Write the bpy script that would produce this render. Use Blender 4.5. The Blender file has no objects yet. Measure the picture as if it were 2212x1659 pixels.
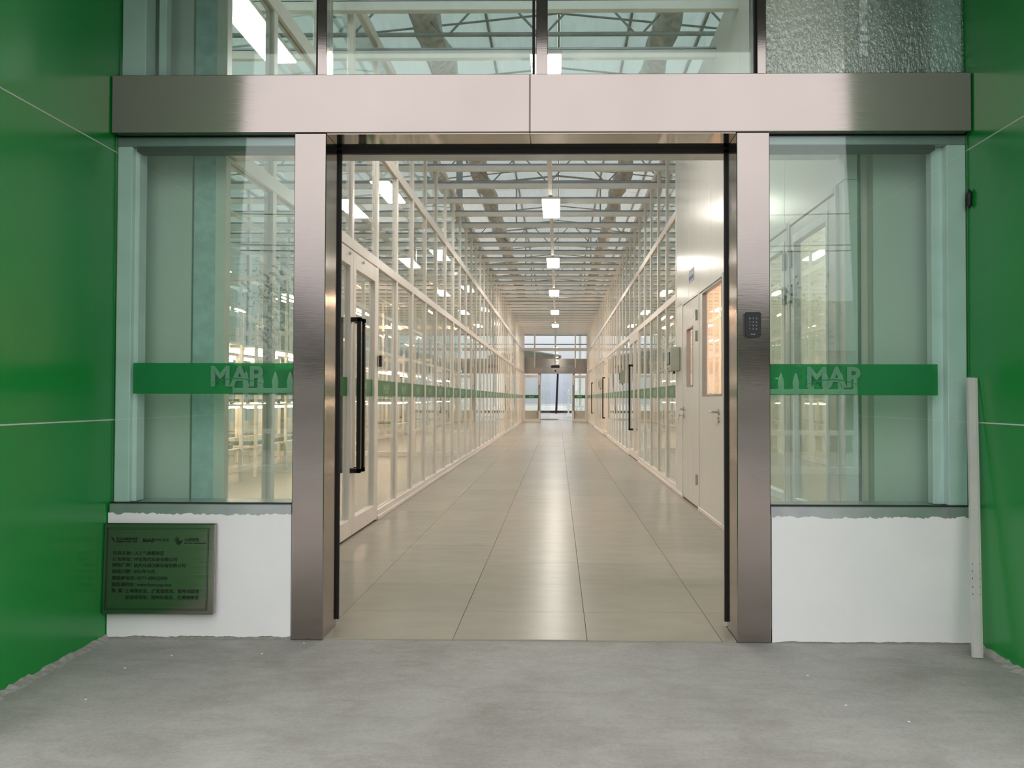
import bpy, math, random
from mathutils import Vector, Matrix
random.seed(7)
scn = bpy.context.scene
COL = scn.collection

# ------------------------------------------------------------------ camera
CAM_POS = Vector((0.0, -3.564, 1.0762))
yaw, pitch, roll = 0.0141, 0.0183, 0.0023
fwd = Vector((-math.sin(yaw) * math.cos(pitch), math.cos(yaw) * math.cos(pitch), math.sin(pitch)))
right = Vector((math.cos(yaw), math.sin(yaw), 0))
up = right.cross(fwd)
r2 = right * math.cos(roll) + up * math.sin(roll)
u2 = -right * math.sin(roll) + up * math.cos(roll)
cd = bpy.data.cameras.new('camera')
cd.lens = 1716.1 * 36 / 2212
cd.sensor_width = 36
cd.shift_x = -(1181.14 - 1106) / 2212
cd.clip_end = 400
cam = bpy.data.objects.new('camera', cd)
COL.objects.link(cam)
M3 = Matrix((r2, u2, -fwd)).transposed()
cam.matrix_world = Matrix.Translation(CAM_POS) @ M3.to_4x4()
scn.camera = cam

# ------------------------------------------------------------------ world, exposure
SKY = 1.55
w = bpy.data.worlds.new('overcast_sky')
scn.world = w
w.use_nodes = True
nt = w.node_tree
nt.nodes.clear()
out = nt.nodes.new('ShaderNodeOutputWorld')
bg = nt.nodes.new('ShaderNodeBackground')
tc = nt.nodes.new('ShaderNodeTexCoord')
sp = nt.nodes.new('ShaderNodeSeparateXYZ')
rmp = nt.nodes.new('ShaderNodeValToRGB')
rmp.color_ramp.elements[0].position = 0.0
rmp.color_ramp.elements[0].color = (0.31, 0.34, 0.395, 1)
rmp.color_ramp.elements[1].position = 0.22
rmp.color_ramp.elements[1].color = (1.0, 1.0, 1.0, 1)
nt.links.new(tc.outputs['Generated'], sp.inputs[0])
nt.links.new(sp.outputs['Z'], rmp.inputs[0])
nt.links.new(rmp.outputs[0], bg.inputs[0])
mz = nt.nodes.new('ShaderNodeMath'); mz.operation = 'MULTIPLY_ADD'; mz.use_clamp = False
mz.inputs[1].default_value = 0.35 * SKY; mz.inputs[2].default_value = 0.95 * SKY
cz = nt.nodes.new('ShaderNodeMath'); cz.operation = 'MAXIMUM'; cz.inputs[1].default_value = 0.0
nt.links.new(sp.outputs['Z'], cz.inputs[0])
nt.links.new(cz.outputs[0], mz.inputs[0])
nt.links.new(mz.outputs[0], bg.inputs[1])
nt.links.new(bg.outputs[0], out.inputs[0])
vs = scn.view_settings
vs.view_transform = 'Standard'
vs.look = 'None'
vs.exposure = 0.06
vs.gamma = 1.0
vs.use_curve_mapping = False
cy = scn.cycles
cy.max_bounces = 8
cy.diffuse_bounces = 4
cy.glossy_bounces = 4
cy.transmission_bounces = 4
cy.transparent_max_bounces = 40
cy.caustics_reflective = False
cy.caustics_refractive = False
cy.sample_clamp_indirect = 6.0

LAMP = 36.0      # cold panels over the passage
WARM = 22.0      # tubes under the rack shelves
GROW = 120.0     # hung grow lamps
ROOM = 36.0      # panels inside the closed chamber      # warm grow-light tubes in the side rooms

# ------------------------------------------------------------------ helpers
class NT:
    def __init__(s, name):
        s.m = bpy.data.materials.new(name)
        s.m.use_nodes = True
        s.t = s.m.node_tree
        s.t.nodes.clear()
        s.o = s.t.nodes.new('ShaderNodeOutputMaterial')
    def n(s, kind, **kw):
        nd = s.t.nodes.new('ShaderNode' + kind)
        for k, v in kw.items():
            if k.startswith('i_'):
                nd.inputs[k[2:].replace('_', ' ')].default_value = v
            else:
                setattr(nd, k, v)
        return nd
    def l(s, a, b):
        s.t.links.new(a, b)
    def coords(s, scale=(1, 1, 1), kind='Object'):
        tc = s.n('TexCoord')
        mp = s.n('Mapping')
        mp.inputs['Scale'].default_value = scale
        s.l(tc.outputs[kind], mp.inputs[0])
        return mp.outputs[0]
    def noise(s, scale, detail=3, co=None, rough=.5):
        nz = s.n('TexNoise')
        nz.inputs['Scale'].default_value = scale
        nz.inputs['Detail'].default_value = detail
        nz.inputs['Roughness'].default_value = rough
        if co is not None:
            s.l(co, nz.inputs['Vector'])
        return nz.outputs['Fac']
    def ramp(s, fac, stops):
        r = s.n('ValToRGB')
        el = r.color_ramp.elements
        while len(el) < len(stops):
            el.new(0.5)
        for e, (p, c) in zip(el, stops):
            e.position = p
            e.color = (*c, 1) if len(c) == 3 else c
        s.l(fac, r.inputs[0])
        return r.outputs[0]
    def bsdf(s, color=(.8, .8, .8), rough=.5, metal=0, spec=.5):
        b = s.n('BsdfPrincipled')
        b.inputs['Base Color'].default_value = (*color, 1)
        b.inputs['Roughness'].default_value = rough
        b.inputs['Metallic'].default_value = metal
        b.inputs['Specular IOR Level'].default_value = spec
        s.l(b.outputs[0], s.o.inputs[0])
        return b
    def bump(s, h, b, strength=.2, dist=.01):
        bp = s.n('Bump')
        bp.inputs['Strength'].default_value = strength
        bp.inputs['Distance'].default_value = dist
        s.l(h, bp.inputs['Height'])
        s.l(bp.outputs[0], b.inputs['Normal'])

def simple(name, color, rough=.5, metal=0, spec=.5, var=.06, scale=8):
    t = NT(name)
    b = t.bsdf(color, rough, metal, spec)
    f = t.noise(scale, 4, t.coords())
    c = t.ramp(f, [(.3, tuple(x * (1 - var) for x in color)), (.7, tuple(min(1, x * (1 + var)) for x in color))])
    t.l(c, b.inputs['Base Color'])
    return t.m

def glass_mat(name, tint, f0=.05, bump=0.0, bscale=3.0, stretch=(1, 1, 1)):
    t = NT(name)
    tr = t.n('BsdfTransparent')
    tr.inputs[0].default_value = (*tint, 1)
    gl = t.n('BsdfGlossy')
    gl.inputs['Color'].default_value = (.95, 1, .97, 1)
    gl.inputs['Roughness'].default_value = 0.0
    lw = t.n('LayerWeight')
    lw.inputs['Blend'].default_value = .5
    pw = t.n('Math', operation='POWER')
    pw.inputs[1].default_value = 5.0
    t.l(lw.outputs['Facing'], pw.inputs[0])
    ma = t.n('Math', operation='MULTIPLY_ADD')
    ma.inputs[1].default_value = 1 - f0
    ma.inputs[2].default_value = f0
    t.l(pw.outputs[0], ma.inputs[0])
    mx = t.n('MixShader')
    t.l(ma.outputs[0], mx.inputs[0])
    t.l(tr.outputs[0], mx.inputs[1])
    t.l(gl.outputs[0], mx.inputs[2])
    t.l(mx.outputs[0], t.o.inputs[0])
    if bump:
        h = t.noise(bscale, 2, t.coords(stretch))
        bp = t.n('Bump')
        bp.inputs['Strength'].default_value = bump
        bp.inputs['Distance'].default_value = .01
        t.l(h, bp.inputs['Height'])
        t.l(bp.outputs[0], gl.inputs['Normal'])
    return t.m

def emit_mat(name, color, strength):
    t = NT(name)
    e = t.n('Emission')
    e.inputs[0].default_value = (*color, 1)
    e.inputs[1].default_value = strength
    t.l(e.outputs[0], t.o.inputs[0])
    return t.m

class MB:
    def __init__(s):
        s.v = []; s.f = []; s.mi = []; s.sm = []
        s.cur = 0
    def add(s, vs, fs, smooth=False):
        o = len(s.v)
        s.v += [tuple(p) for p in vs]
        s.f += [tuple(i + o for i in f) for f in fs]
        s.mi += [s.cur] * len(fs)
        s.sm += [smooth] * len(fs)
        return s
    def box(s, x0, x1, y0, y1, z0, z1):
        vs = [(x, y, z) for x in (x0, x1) for y in (y0, y1) for z in (z0, z1)]
        return s.add(vs, [(0, 1, 3, 2), (4, 6, 7, 5), (0, 4, 5, 1), (2, 3, 7, 6), (0, 2, 6, 4), (1, 5, 7, 3)])
    def cbox(s, x0, x1, y0, y1, z0, z1, b=.004):
        lo, hi = (x0, y0, z0), (x1, y1, z1)
        b = min(b, .45 * min(hi[i] - lo[i] for i in range(3)))
        vs = []; idx = {}
        for cx in (0, 1):
            for cyy in (0, 1):
                for cz in (0, 1):
                    c = (cx, cyy, cz)
                    for a in range(3):
                        p = []
                        for i in range(3):
                            e = hi[i] if c[i] else lo[i]
                            if i != a:
                                e += -b if c[i] else b
                            p.append(e)
                        idx[c, a] = len(vs); vs.append(p)
        fs = []
        for a in range(3):
            o1, o2 = [i for i in range(3) if i != a]
            for sd in (0, 1):
                q = []
                for (p, r) in ((0, 0), (1, 0), (1, 1), (0, 1)):
                    c = [0, 0, 0]; c[a] = sd; c[o1] = p; c[o2] = r
                    q.append(idx[tuple(c), a])
                fs.append(q)
            for p in (0, 1):
                for r in (0, 1):
                    c0 = [0, 0, 0]; c1 = [0, 0, 0]
                    c0[o1] = c1[o1] = p; c0[o2] = c1[o2] = r; c1[a] = 1
                    c0, c1 = tuple(c0), tuple(c1)
                    fs.append([idx[c0, o1], idx[c1, o1], idx[c1, o2], idx[c0, o2]])
        for k in range(8):
            c = (k >> 2 & 1, k >> 1 & 1, k & 1)
            fs.append([idx[c, 0], idx[c, 1], idx[c, 2]])
        ctr = Vector([(lo[i] + hi[i]) / 2 for i in range(3)])
        ff = []
        for f in fs:
            P = [Vector(vs[i]) for i in f]
            nn = (P[1] - P[0]).cross(P[2] - P[0])
            ff.append(f if nn.dot(sum(P, Vector()) / len(P) - ctr) >= 0 else f[::-1])
        return s.add(vs, ff)
    def tube(s, p, q, r, n=8, r1=None, caps=True):
        p, q = Vector(p), Vector(q)
        d = (q - p).normalized()
        a = d.orthogonal().normalized(); b = d.cross(a)
        r1 = r if r1 is None else r1
        vs = []
        for c, rr in ((p, r), (q, r1)):
            for i in range(n):
                t = 2 * math.pi * i / n
                vs.append(c + (a * math.cos(t) + b * math.sin(t)) * rr)
        fs = [(i, (i + 1) % n, n + (i + 1) % n, n + i) for i in range(n)]
        s.add(vs, fs, n > 5)
        if caps:
            s.add(vs, [tuple(range(n))[::-1], tuple(range(n, 2 * n))])
        return s
    def lathe(s, prof, n=10, c=(0, 0, 0)):
        vs = []
        for r, z in prof:
            for i in range(n):
                t = 2 * math.pi * i / n
                vs.append((c[0] + r * math.cos(t), c[1] + r * math.sin(t), c[2] + z))
        fs = []
        for k in range(len(prof) - 1):
            for i in range(n):
                j = (i + 1) % n
                fs.append((k * n + i, k * n + j, (k + 1) * n + j, (k + 1) * n + i))
        fs.append(tuple(range(n))[::-1]); fs.append(tuple((len(prof) - 1) * n + i for i in range(n)))
        return s.add(vs, fs, True)
    def prism(s, pts, fn, d0, d1):
        """closed outline pts (2D) swept from d0 to d1; fn(u, v, d) -> xyz"""
        n = len(pts)
        vs = [fn(u, v, d0) for u, v in pts] + [fn(u, v, d1) for u, v in pts]
        fs = [tuple(range(n))[::-1], tuple(range(n, 2 * n))]
        fs += [(i, (i + 1) % n, n + (i + 1) % n, n + i) for i in range(n)]
        return s.add(vs, fs)
    def text(s, body, size, fn, bold=0.0, width=None):
        me = text_mesh(body, bold)
        xs = [v.co.x for v in me.vertices]
        x0 = min(xs); wd = max(xs) - x0
        kx = size if width is None else width / wd
        return s.add([fn((v.co.x - x0) * kx, v.co.y * size) for v in me.vertices], [tuple(p.vertices) for p in me.polygons])
    def mesh(s, name, mats):
        me = bpy.data.meshes.new(name)
        me.from_pydata(s.v, [], s.f)
        mats = mats if isinstance(mats, (list, tuple)) else [mats]
        for m in mats:
            me.materials.append(m)
        me.polygons.foreach_set('material_index', s.mi)
        me.polygons.foreach_set('use_smooth', s.sm)
        me.update()
        return me

_tm = {}
def text_mesh(body, bold=0.0):
    k = (body, bold)
    if k not in _tm:
        c = bpy.data.curves.new('lettering', 'FONT')
        c.body = body; c.size = 1; c.offset = bold; c.resolution_u = 3
        o = bpy.data.objects.new('lettering', c)
        COL.objects.link(o)
        dg = bpy.context.evaluated_depsgraph_get()
        dg.update()
        _tm[k] = bpy.data.meshes.new_from_object(o.evaluated_get(dg))
        bpy.data.objects.remove(o)
        bpy.data.curves.remove(c)
    return _tm[k]

def ob(name, data, parent=None, loc=(0, 0, 0), rot=(0, 0, 0)):
    o = bpy.data.objects.new(name, data)
    COL.objects.link(o)
    o.location = loc
    o.rotation_euler = rot
    if parent is not None:
        o.parent = parent
    return o
def part(name, mb, mats, parent, loc=(0, 0, 0), rot=(0, 0, 0)):
    return ob(name, mb.mesh(name, mats) if isinstance(mb, MB) else mb, parent, loc, rot)
def tag(o, label=None, cat=None, group=None, kind=None):
    if label: o['label'] = label
    if cat: o['category'] = cat
    if group: o['group'] = group
    if kind: o['kind'] = kind
    return o
def thing(name, label, cat, loc=(0, 0, 0), rot=(0, 0, 0), group=None, kind=None):
    return tag(ob(name, None, None, loc, rot), label, cat, group, kind)
def B(*a):
    return MB().box(*a)
def CB(*a):
    return MB().cbox(*a)
def copy_tree(o, parent=None):
    c = o.copy(); COL.objects.link(c)
    if parent is not None:
        c.parent = parent
    for ch in list(o.children):
        copy_tree(ch, c)
    return c

# ------------------------------------------------------------------ materials
def steel_mat(name, base=(.405, .353, .330), rough=.11, stretch=(1, 1, 60)):
    t = NT(name)
    b = t.bsdf(base, rough, 1)
    co = t.coords(stretch)
    f = t.noise(6, 3, co)
    r = t.ramp(f, [(.3, (rough * .8,) * 3), (.7, (rough * 1.25,) * 3)])
    t.l(r, b.inputs['Roughness'])
    f2 = t.noise(1.7, 3, t.coords())
    c = t.ramp(f2, [(.3, tuple(x * .95 for x in base)), (.7, tuple(x * 1.04 for x in base))])
    t.l(c, b.inputs['Base Color'])
    t.bump(f, b, .018, .004)
    return t.m
STEEL = steel_mat('brushed_steel')
STEEL_V = steel_mat('brushed_steel_upright', stretch=(2, 2, 45))
STEEL_MIRROR = steel_mat('polished_steel', base=(.62, .56, .50), rough=.06, stretch=(1, 1, 8))
def green_mat():
    t = NT('green_gloss_panel')
    b = t.bsdf((.008, .30, .045), .2, 0, .5)
    f = t.noise(1.1, 2, t.coords())
    c = t.ramp(f, [(.3, (.0065, .255, .038)), (.7, (.0075, .28, .043))])
    t.l(c, b.inputs['Base Color'])
    f3 = t.noise(14, 3, t.coords((1, 1, 1)))
    b.inputs['Roughness'].default_value = .22
    f2 = t.noise(1.2, 0, t.coords())
    t.bump(f2, b, .08, .02)
    return t.m
GREEN = green_mat()
def concrete_mat():
    t = NT('trowelled_concrete')
    b = t.bsdf((.3, .29, .27), .75, 0, .3)
    co = t.coords()
    f = t.noise(1.3, 5, co, .6)
    c1 = t.ramp(f, [(.30, (.30, .285, .258)), (.52, (.40, .385, .362)), (.75, (.455, .447, .428))])
    mp = t.n('Mapping')
    mp.inputs['Rotation'].default_value = (0, 0, .75)
    mp.inputs['Scale'].default_value = (1.3, 3.2, 1)
    t.l(co, mp.inputs[0])
    nz = t.n('TexNoise')
    nz.inputs['Scale'].default_value = 3.0
    nz.inputs['Detail'].default_value = 7
    nz.inputs['Roughness'].default_value = .65
    nz.inputs['Distortion'].default_value = 1.2
    t.l(mp.outputs[0], nz.inputs['Vector'])
    f2 = nz.outputs['Fac']
    c2 = t.ramp(f2, [(.36, (.76, .745, .72)), (.60, (1.08, 1.08, 1.08))])
    mx = t.n('MixRGB', blend_type='MULTIPLY')
    mx.inputs[0].default_value = .42
    t.l(c1, mx.inputs[1]); t.l(c2, mx.inputs[2])
    f4 = t.noise(90, 3, co)
    c4 = t.ramp(f4, [(.3, (.88, .88, .88)), (.7, (1.06, 1.06, 1.06))])
    mx2 = t.n('MixRGB', blend_type='MULTIPLY')
    mx2.inputs[0].default_value = .8
    t.l(mx.outputs[0], mx2.inputs[1]); t.l(c4, mx2.inputs[2])
    t.l(mx2.outputs[0], b.inputs['Base Color'])
    ad = t.n('Math', operation='MULTIPLY_ADD')
    ad.inputs[1].default_value = .5
    t.l(f2, ad.inputs[0]); t.l(f4, ad.inputs[2])
    t.bump(ad.outputs[0], b, .25, .006)
    return t.m
CONCRETE = concrete_mat()
MORTAR = simple('rough_mortar', (.33, .32, .29), .9, var=.2, scale=30)
def plaster_mat():
    t = NT('white_wall_paint')
    b = t.bsdf((.88, .87, .87), .75, 0, .25)
    f = t.noise(4, 4, t.coords())
    c = t.ramp(f, [(.3, (.87, .855, .86)), (.7, (.91, .895, .90))])
    t.l(c, b.inputs['Base Color'])
    t.bump(f, b, .12, .02)
    return t.m
PLASTER = plaster_mat()
GROOVE = simple('white_joint_filler', (.72, .74, .66), .7)
WHITE_AL = simple('white_powder_coat', (.88, .81, .75), .3, var=.03)
PANEL = None
def panel_mat():
    t = NT('glossy_white_panel')
    b = t.bsdf((.74, .73, .675), .22, 0, .5)
    f = t.noise(3, 2, t.coords((1, 30, .4)))
    r = t.ramp(f, [(.3, (.16,) * 3), (.7, (.26,) * 3)])
    t.l(r, b.inputs['Roughness'])
    t.bump(f, b, .05, .004)
    return t.m
PANEL = panel_mat()
FRAME_GREY = simple('grey_painted_frame', (.84, .87, .88), .4, var=.06)
DULL_AL = simple('bare_aluminium', (.55, .58, .60), .3, .8, var=.1)
DARK_AL = simple('dark_metal_and_shade', (.30, .31, .33), .35, .7, var=.1)  # real dark metal, also painted shade on window heads and joist tops
BLACK = simple('black_rubber', (.008, .008, .008), .5)
BLACK_METAL = simple('black_satin_metal', (.012, .011, .010), .25, .2)
PLASTIC_BLACK = simple('black_plastic', (.012, .013, .016), .35)
PLASTIC_WHITE = simple('off_white_plastic', (.62, .60, .57), .4)
BOX_GREY = simple('grey_green_enamel', (.46, .48, .40), .35)
SILVER = simple('satin_chrome', (.55, .53, .48), .22, 1)
TEAL = simple('skimmed_column', (.56, .66, .66), .8, var=.12, scale=20)
def tile_mat():
    t = NT('beige_floor_tile')
    b = t.bsdf((.47, .43, .35), .3, 0, .32)
    oi = t.n('ObjectInfo')
    va = t.n('VectorMath', operation='MULTIPLY_ADD')
    va.inputs[1].default_value = (1, 2.2, 1)
    t.l(t.n('TexCoord').outputs['Object'], va.inputs[0])
    t.l(oi.outputs['Location'], va.inputs[2])
    f = t.noise(4, 3, va.outputs[0], .5)
    c = t.ramp(f, [(.3, (.345, .313, .255)), (.7, (.375, .342, .28))])
    hs = t.n('HueSaturation')
    mr = t.n('MapRange')
    mr.inputs['To Min'].default_value = .95
    mr.inputs['To Max'].default_value = 1.04
    t.l(oi.outputs['Random'], mr.inputs[0])
    t.l(mr.outputs[0], hs.inputs['Value'])
    t.l(c, hs.inputs['Color'])
    t.l(hs.outputs[0], b.inputs['Base Color'])
    b.inputs['Roughness'].default_value = .26
    f2 = t.noise(5, 1, va.outputs[0])
    t.bump(f2, b, .012, .002)
    return t.m
TILE = tile_mat()
GROUT = simple('dark_joint', (.17, .15, .125), .8)
GLASS_F = glass_mat('facade_glass', (.895, .972, .94), .066, .012, 1.3)
GLASS_P = glass_mat('partition_glass', (.97, .98, .968), .045, .02, 2.0)
def hammered():
    t = NT('hammered_glass')
    g = t.n('BsdfGlass')
    g.inputs['Roughness'].default_value = .12
    g.inputs['IOR'].default_value = 1.12
    g.inputs['Color'].default_value = (.86, .95, .90, 1)
    tr = t.n('BsdfTransparent')
    tr.inputs[0].default_value = (.92, .975, .95, 1)
    gl = t.n('BsdfGlossy')
    gl.inputs['Roughness'].default_value = .08
    v = t.noise(75, 2, t.coords((1, 1, .55)), .6)
    bp = t.n('Bump')
    bp.inputs['Strength'].default_value = .9
    bp.inputs['Distance'].default_value = .006
    t.l(v, bp.inputs['Height'])
    t.l(bp.outputs[0], gl.inputs['Normal'])
    t.l(bp.outputs[0], g.inputs['Normal'])
    tl = t.n('BsdfTranslucent'); tl.inputs[0].default_value = (.80, .92, .86, 1)
    t.l(bp.outputs[0], tl.inputs['Normal'])
    m1 = t.n('MixShader')
    fr_ = t.ramp(v, [(.34, (.14,) * 3), (.64, (.56,) * 3)])
    t.l(fr_, m1.inputs[0])
    t.l(tr.outputs[0], m1.inputs[1]); t.l(tl.outputs[0], m1.inputs[2])
    m2 = t.n('MixShader'); m2.inputs[0].default_value = .16
    t.l(m1.outputs[0], m2.inputs[1]); t.l(gl.outputs[0], m2.inputs[2])
    t.l(m2.outputs[0], t.o.inputs[0])
    return t.m
HAMMERED = hammered()
def film(name, color, alpha):
    t = NT(name)
    b = t.n('BsdfPrincipled')
    b.inputs['Base Color'].default_value = (*color, 1)
    b.inputs['Roughness'].default_value = .3
    tr = t.n('BsdfTransparent')
    tr.inputs[0].default_value = (min(1, color[0] * 2 + .1), .9, min(1, color[2] * 2 + .2), 1)
    mx = t.n('MixShader'); mx.inputs[0].default_value = alpha
    t.l(tr.outputs[0], mx.inputs[1]); t.l(b.outputs[0], mx.inputs[2])
    t.l(mx.outputs[0], t.o.inputs[0])
    return t.m
FILM = film('green_film', (.03, .30, .115), .60)
FILM_IN = film('green_film_inside', (.022, .19, .045), .93)
LOGO_OUT = film('frosted_lettering', (.20, .40, .27), .62)
LOGO_IN = simple('pale_lettering', (.34, .52, .33), .5)
def roof_mat():
    t = NT('translucent_roof_sheet')
    tr = t.n('BsdfTransparent'); tr.inputs[0].default_value = (.70, .76, .76, 1)
    tl = t.n('BsdfTranslucent'); tl.inputs[0].default_value = (.66, .70, .70, 1)
    df = t.n('BsdfDiffuse'); df.inputs[0].default_value = (.62, .64, .62, 1)
    f = t.noise(2, 3, t.coords((14, 1, 1)))
    m0 = t.n('MixShader'); m0.inputs[0].default_value = .5
    t.l(tl.outputs[0], m0.inputs[1]); t.l(df.outputs[0], m0.inputs[2])
    c = t.ramp(f, [(.3, (.66,) * 3), (.7, (.80,) * 3)])
    m1 = t.n('MixShader')
    t.l(c, m1.inputs[0])
    t.l(tr.outputs[0], m1.inputs[1]); t.l(m0.outputs[0], m1.inputs[2])
    t.l(m1.outputs[0], t.o.inputs[0])
    return t.m
ROOF = roof_mat()
GALV = simple('galvanised_steel', (.36, .39, .38), .5, .3, var=.12)
GALV_DARK = simple('dull_galvanised_tube', (.34, .36, .34), .6, .2, var=.15)
JOIST = simple('pale_grey_joist', (.80, .79, .74), .4, var=.04)
CURTAIN = simple('grey_shade_cloth', (.55, .55, .51), .8, var=.25, scale=12)
LAMP_E = emit_mat('cold_lamp_diffuser', (1.0, .925, .83), LAMP)
WARM_E = emit_mat('warm_tube', (1.0, .68, .48), WARM)
GROW_E = emit_mat('grow_tube', (1.0, .64, .44), GROW)
ROOM_E = emit_mat('chamber_panel', (1.0, .66, .50), ROOM)
CREAM_W = simple('warm_room_wall', (.80, .72, .62), .6, var=.03)
DARK_GREEN = simple('dark_soffit_paint', (.10, .13, .11), .6)
FENCE_W = simple('white_painted_concrete', (.75, .77, .76), .8, var=.1)
BARK = simple('bark', (.06, .05, .04), .9, var=.3, scale=20)
LEAF = simple('dull_leaf', (.06, .09, .04), .7, var=.3, scale=5)
BUILD_G = simple('grey_green_roofing', (.14, .17, .15), .7, var=.1)
BUILD_W = simple('white_render', (.88, .89, .90), .8, var=.05)
FIELD = simple('grey_yard_concrete', (.32, .31, .30), .9, var=.15, scale=.6)
ASPHALT_D = simple('brown_mat_pile', (.12, .10, .075), .95, var=.3, scale=40)
STICK_W = simple('pale_notice_paper', (.62, .66, .70), .5)
BLUE = simple('blue_print', (.06, .12, .30), .5)
INK = simple('black_etched_ink', (.004, .008, .005), .6)

# ------------------------------------------------------------------ key dimensions
XL, XR = -1.602, 1.371
WL, WR = -2.028, 1.846
S = .858
Y0 = .22
YE = 34.5
OUT_L, OUT_R = -6.6, 6.4
ZTOP = 4.29
rnd = random.Random(3)

# ================================================================== SETTING
# ---- ground outside (near concrete) ---------------------------------------
g = tag(ob('ground', B(WL - .6, WR + .6, -12, .0, -.12, -.006).mesh('ground', CONCRETE)),
        'grey trowelled concrete apron before the steel framed entrance', 'ground', kind='structure')
yard = tag(ob('ground', B(-40, 40, -60, -.0, -.32, -.125).mesh('yard', FIELD)),
           'wide grey concrete yard behind the viewer reflected in the glass', 'yard', kind='structure')
def mortar_edge(x, sgn):
    mb = MB(); n = 60
    vs = []
    for i in range(n + 1):
        y = -1.3 + 1.29 * i / n
        wd = .02 + .03 * rnd.random() * (0.5 + rnd.random())
        vs += [(x, y, -.02), (x, y, .004 + .012 * rnd.random()), (x - sgn * wd * .6, y, -.001), (x - sgn * wd, y, -.0075)]
    fs = []
    for i in range(n):
        for k in range(3):
            a = i * 4 + k
            fs.append((a, a + 1, a + 5, a + 4))
    mb.add(vs, fs)
    return mb
tag(part('mortar_fillet', mortar_edge(WL, -1), MORTAR, g), 'rough mortar smear along the foot of the green wall')
part('mortar_fillet', mortar_edge(WR, 1), MORTAR, g)

# ---- green recess walls ------------------------------------------------------
def green_wall(name, x0, x1, face, label):
    o = thing(name, label, 'wall', kind='structure')
    def front(z):
        return -(1.19 + .113 * z)
    fn = lambda u, v, d: (d, u, v)
    zs = [-.1, .9717, .9783, 2.1987, 2.2053, 3.36]
    def slab(z0, z1, inset):
        a, b = (x0, x1 - inset) if face == x1 else (x0 + inset, x1)
        return MB().prism([(front(z0), z0), (.30, z0), (.30, z1), (front(z1), z1)], fn, a, b)
    for z0, z1 in ((-.1, .9725), (.9780, 2.1995), (2.2050, 3.36)):
        part('wall_panel', slab(z0, z1, 0), GREEN, o)
    for z0, z1 in ((.9725, .9780), (2.1995, 2.2050)):
        tag(part('joint_strip', slab(z0, z1, .0008), GROOVE, o), 'thin white filled joint between green panels')
    return o
green_wall('wall_left', WL - .3, WL, WL, 'glossy green panel wall on the left of the entrance recess')
green_wall('wall_right', WR, WR + .3, WR, 'glossy green panel wall on the right of the entrance recess')
tag(ob('ceiling', MB().cbox(WL - .3, WR + .3, -1.56, .35, 3.36, 3.75, .01).mesh('ceiling', DARK_GREEN)),
    'dark soffit over the entrance recess', 'ceiling', kind='structure')

# ---- plinth walls below the windows ---------------------------------------------
def plinth(name, x0, x1, label, ragged):
    o = thing(name, label, 'wall', kind='structure')
    n = 90
    low = []; top = []
    h = 0; k = 0
    for i in range(n + 1):
        x = x0 + (x1 - x0) * i / n
        h = .75 * h + .25 * rnd.uniform(0, ragged)
        k = .55 * k + .45 * rnd.uniform(-.012, .012)
        low.append((x, -.004 + max(0, h)))
        top.append((x, .553 + k))
    fn = lambda u, v, d: (u, d, v)
    part('painted_face', MB().prism(low + top[::-1], fn, -.006, .06), PLASTER, o)
    tag(part('mortar_bed', B(x0, x1, -.002, .058, -.05, .05), MORTAR, o), 'grey mortar showing under the torn paint edge')
    part('masonry', B(x0, x1, .062, .21, -.05, .556), PLASTER, o)
    return o
plinth('wall_front', WL + .004, -1.195, 'low white painted plinth wall carrying the steel plaque', .022)
plinth('wall_front', .952, WR - .004, 'low white painted plinth wall behind the leaning trunking strip', .010)

# ---- floor with tiles --------------------------------------------------------------
fl = thing('floor', 'glossy beige square tiled floor of the long glazed passage', 'floor', kind='structure')
part('screed', B(XL - .1, XR + .1, .002, YE + .2, -.12, -.008), GROUT, fl)
xs = [XL + .0, -1.068, -.468, .132, .732, 1.332, XR + .0]
ys = [.0, .4636]
while ys[-1] < YE + .1:
    ys.append(ys[-1] + .6)
tcache = {}
count = 0
far = MB()
G = .0011
for r in range(len(ys) - 1):
    for c in range(len(xs) - 1):
        x0, x1 = xs[c] + G, xs[c + 1] - G
        y0, y1 = ys[r] + G, ys[r + 1] - G
        if r == 0 and c in (0, 4, 5):      # cut round the feet of the steel posts
            part('tile', CB(x0, x1, .234, y1, -.012, 0, .0008), TILE, fl)
            x0, x1, y1 = max(x0, -1.046), min(x1, .797), .2325
            if x1 - x0 < .02: continue
        if count < 300:
            k = (round(x1 - x0, 4), round(y1 - y0, 4))
            if k not in tcache:
                a, b = k[0] / 2, k[1] / 2
                tcache[k] = MB().cbox(-a, a, -b, b, -.012, 0, .0008).mesh('tile', TILE)
            ob('tile', tcache[k], fl, ((x0 + x1) / 2, (y0 + y1) / 2, rnd.uniform(-.0003, .0003)))
            count += 1
        else:
            far.box(x0, x1, y0, y1, -.012, 0)
tag(part('tile_field', far, TILE, fl), kind='stuff')
tag(ob('floor', B(OUT_L, XL - .1, Y0 + .1, YE, -.12, -.002).mesh('side_floor', TILE)), 'beige floor of the glazed rooms behind the left partition', 'floor', kind='structure')
tag(ob('floor', B(XR + .1, OUT_R, Y0 + .1, YE, -.12, -.002).mesh('side_floor', TILE)), 'beige floor of the rooms behind the right partition', 'floor', kind='structure')

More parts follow.
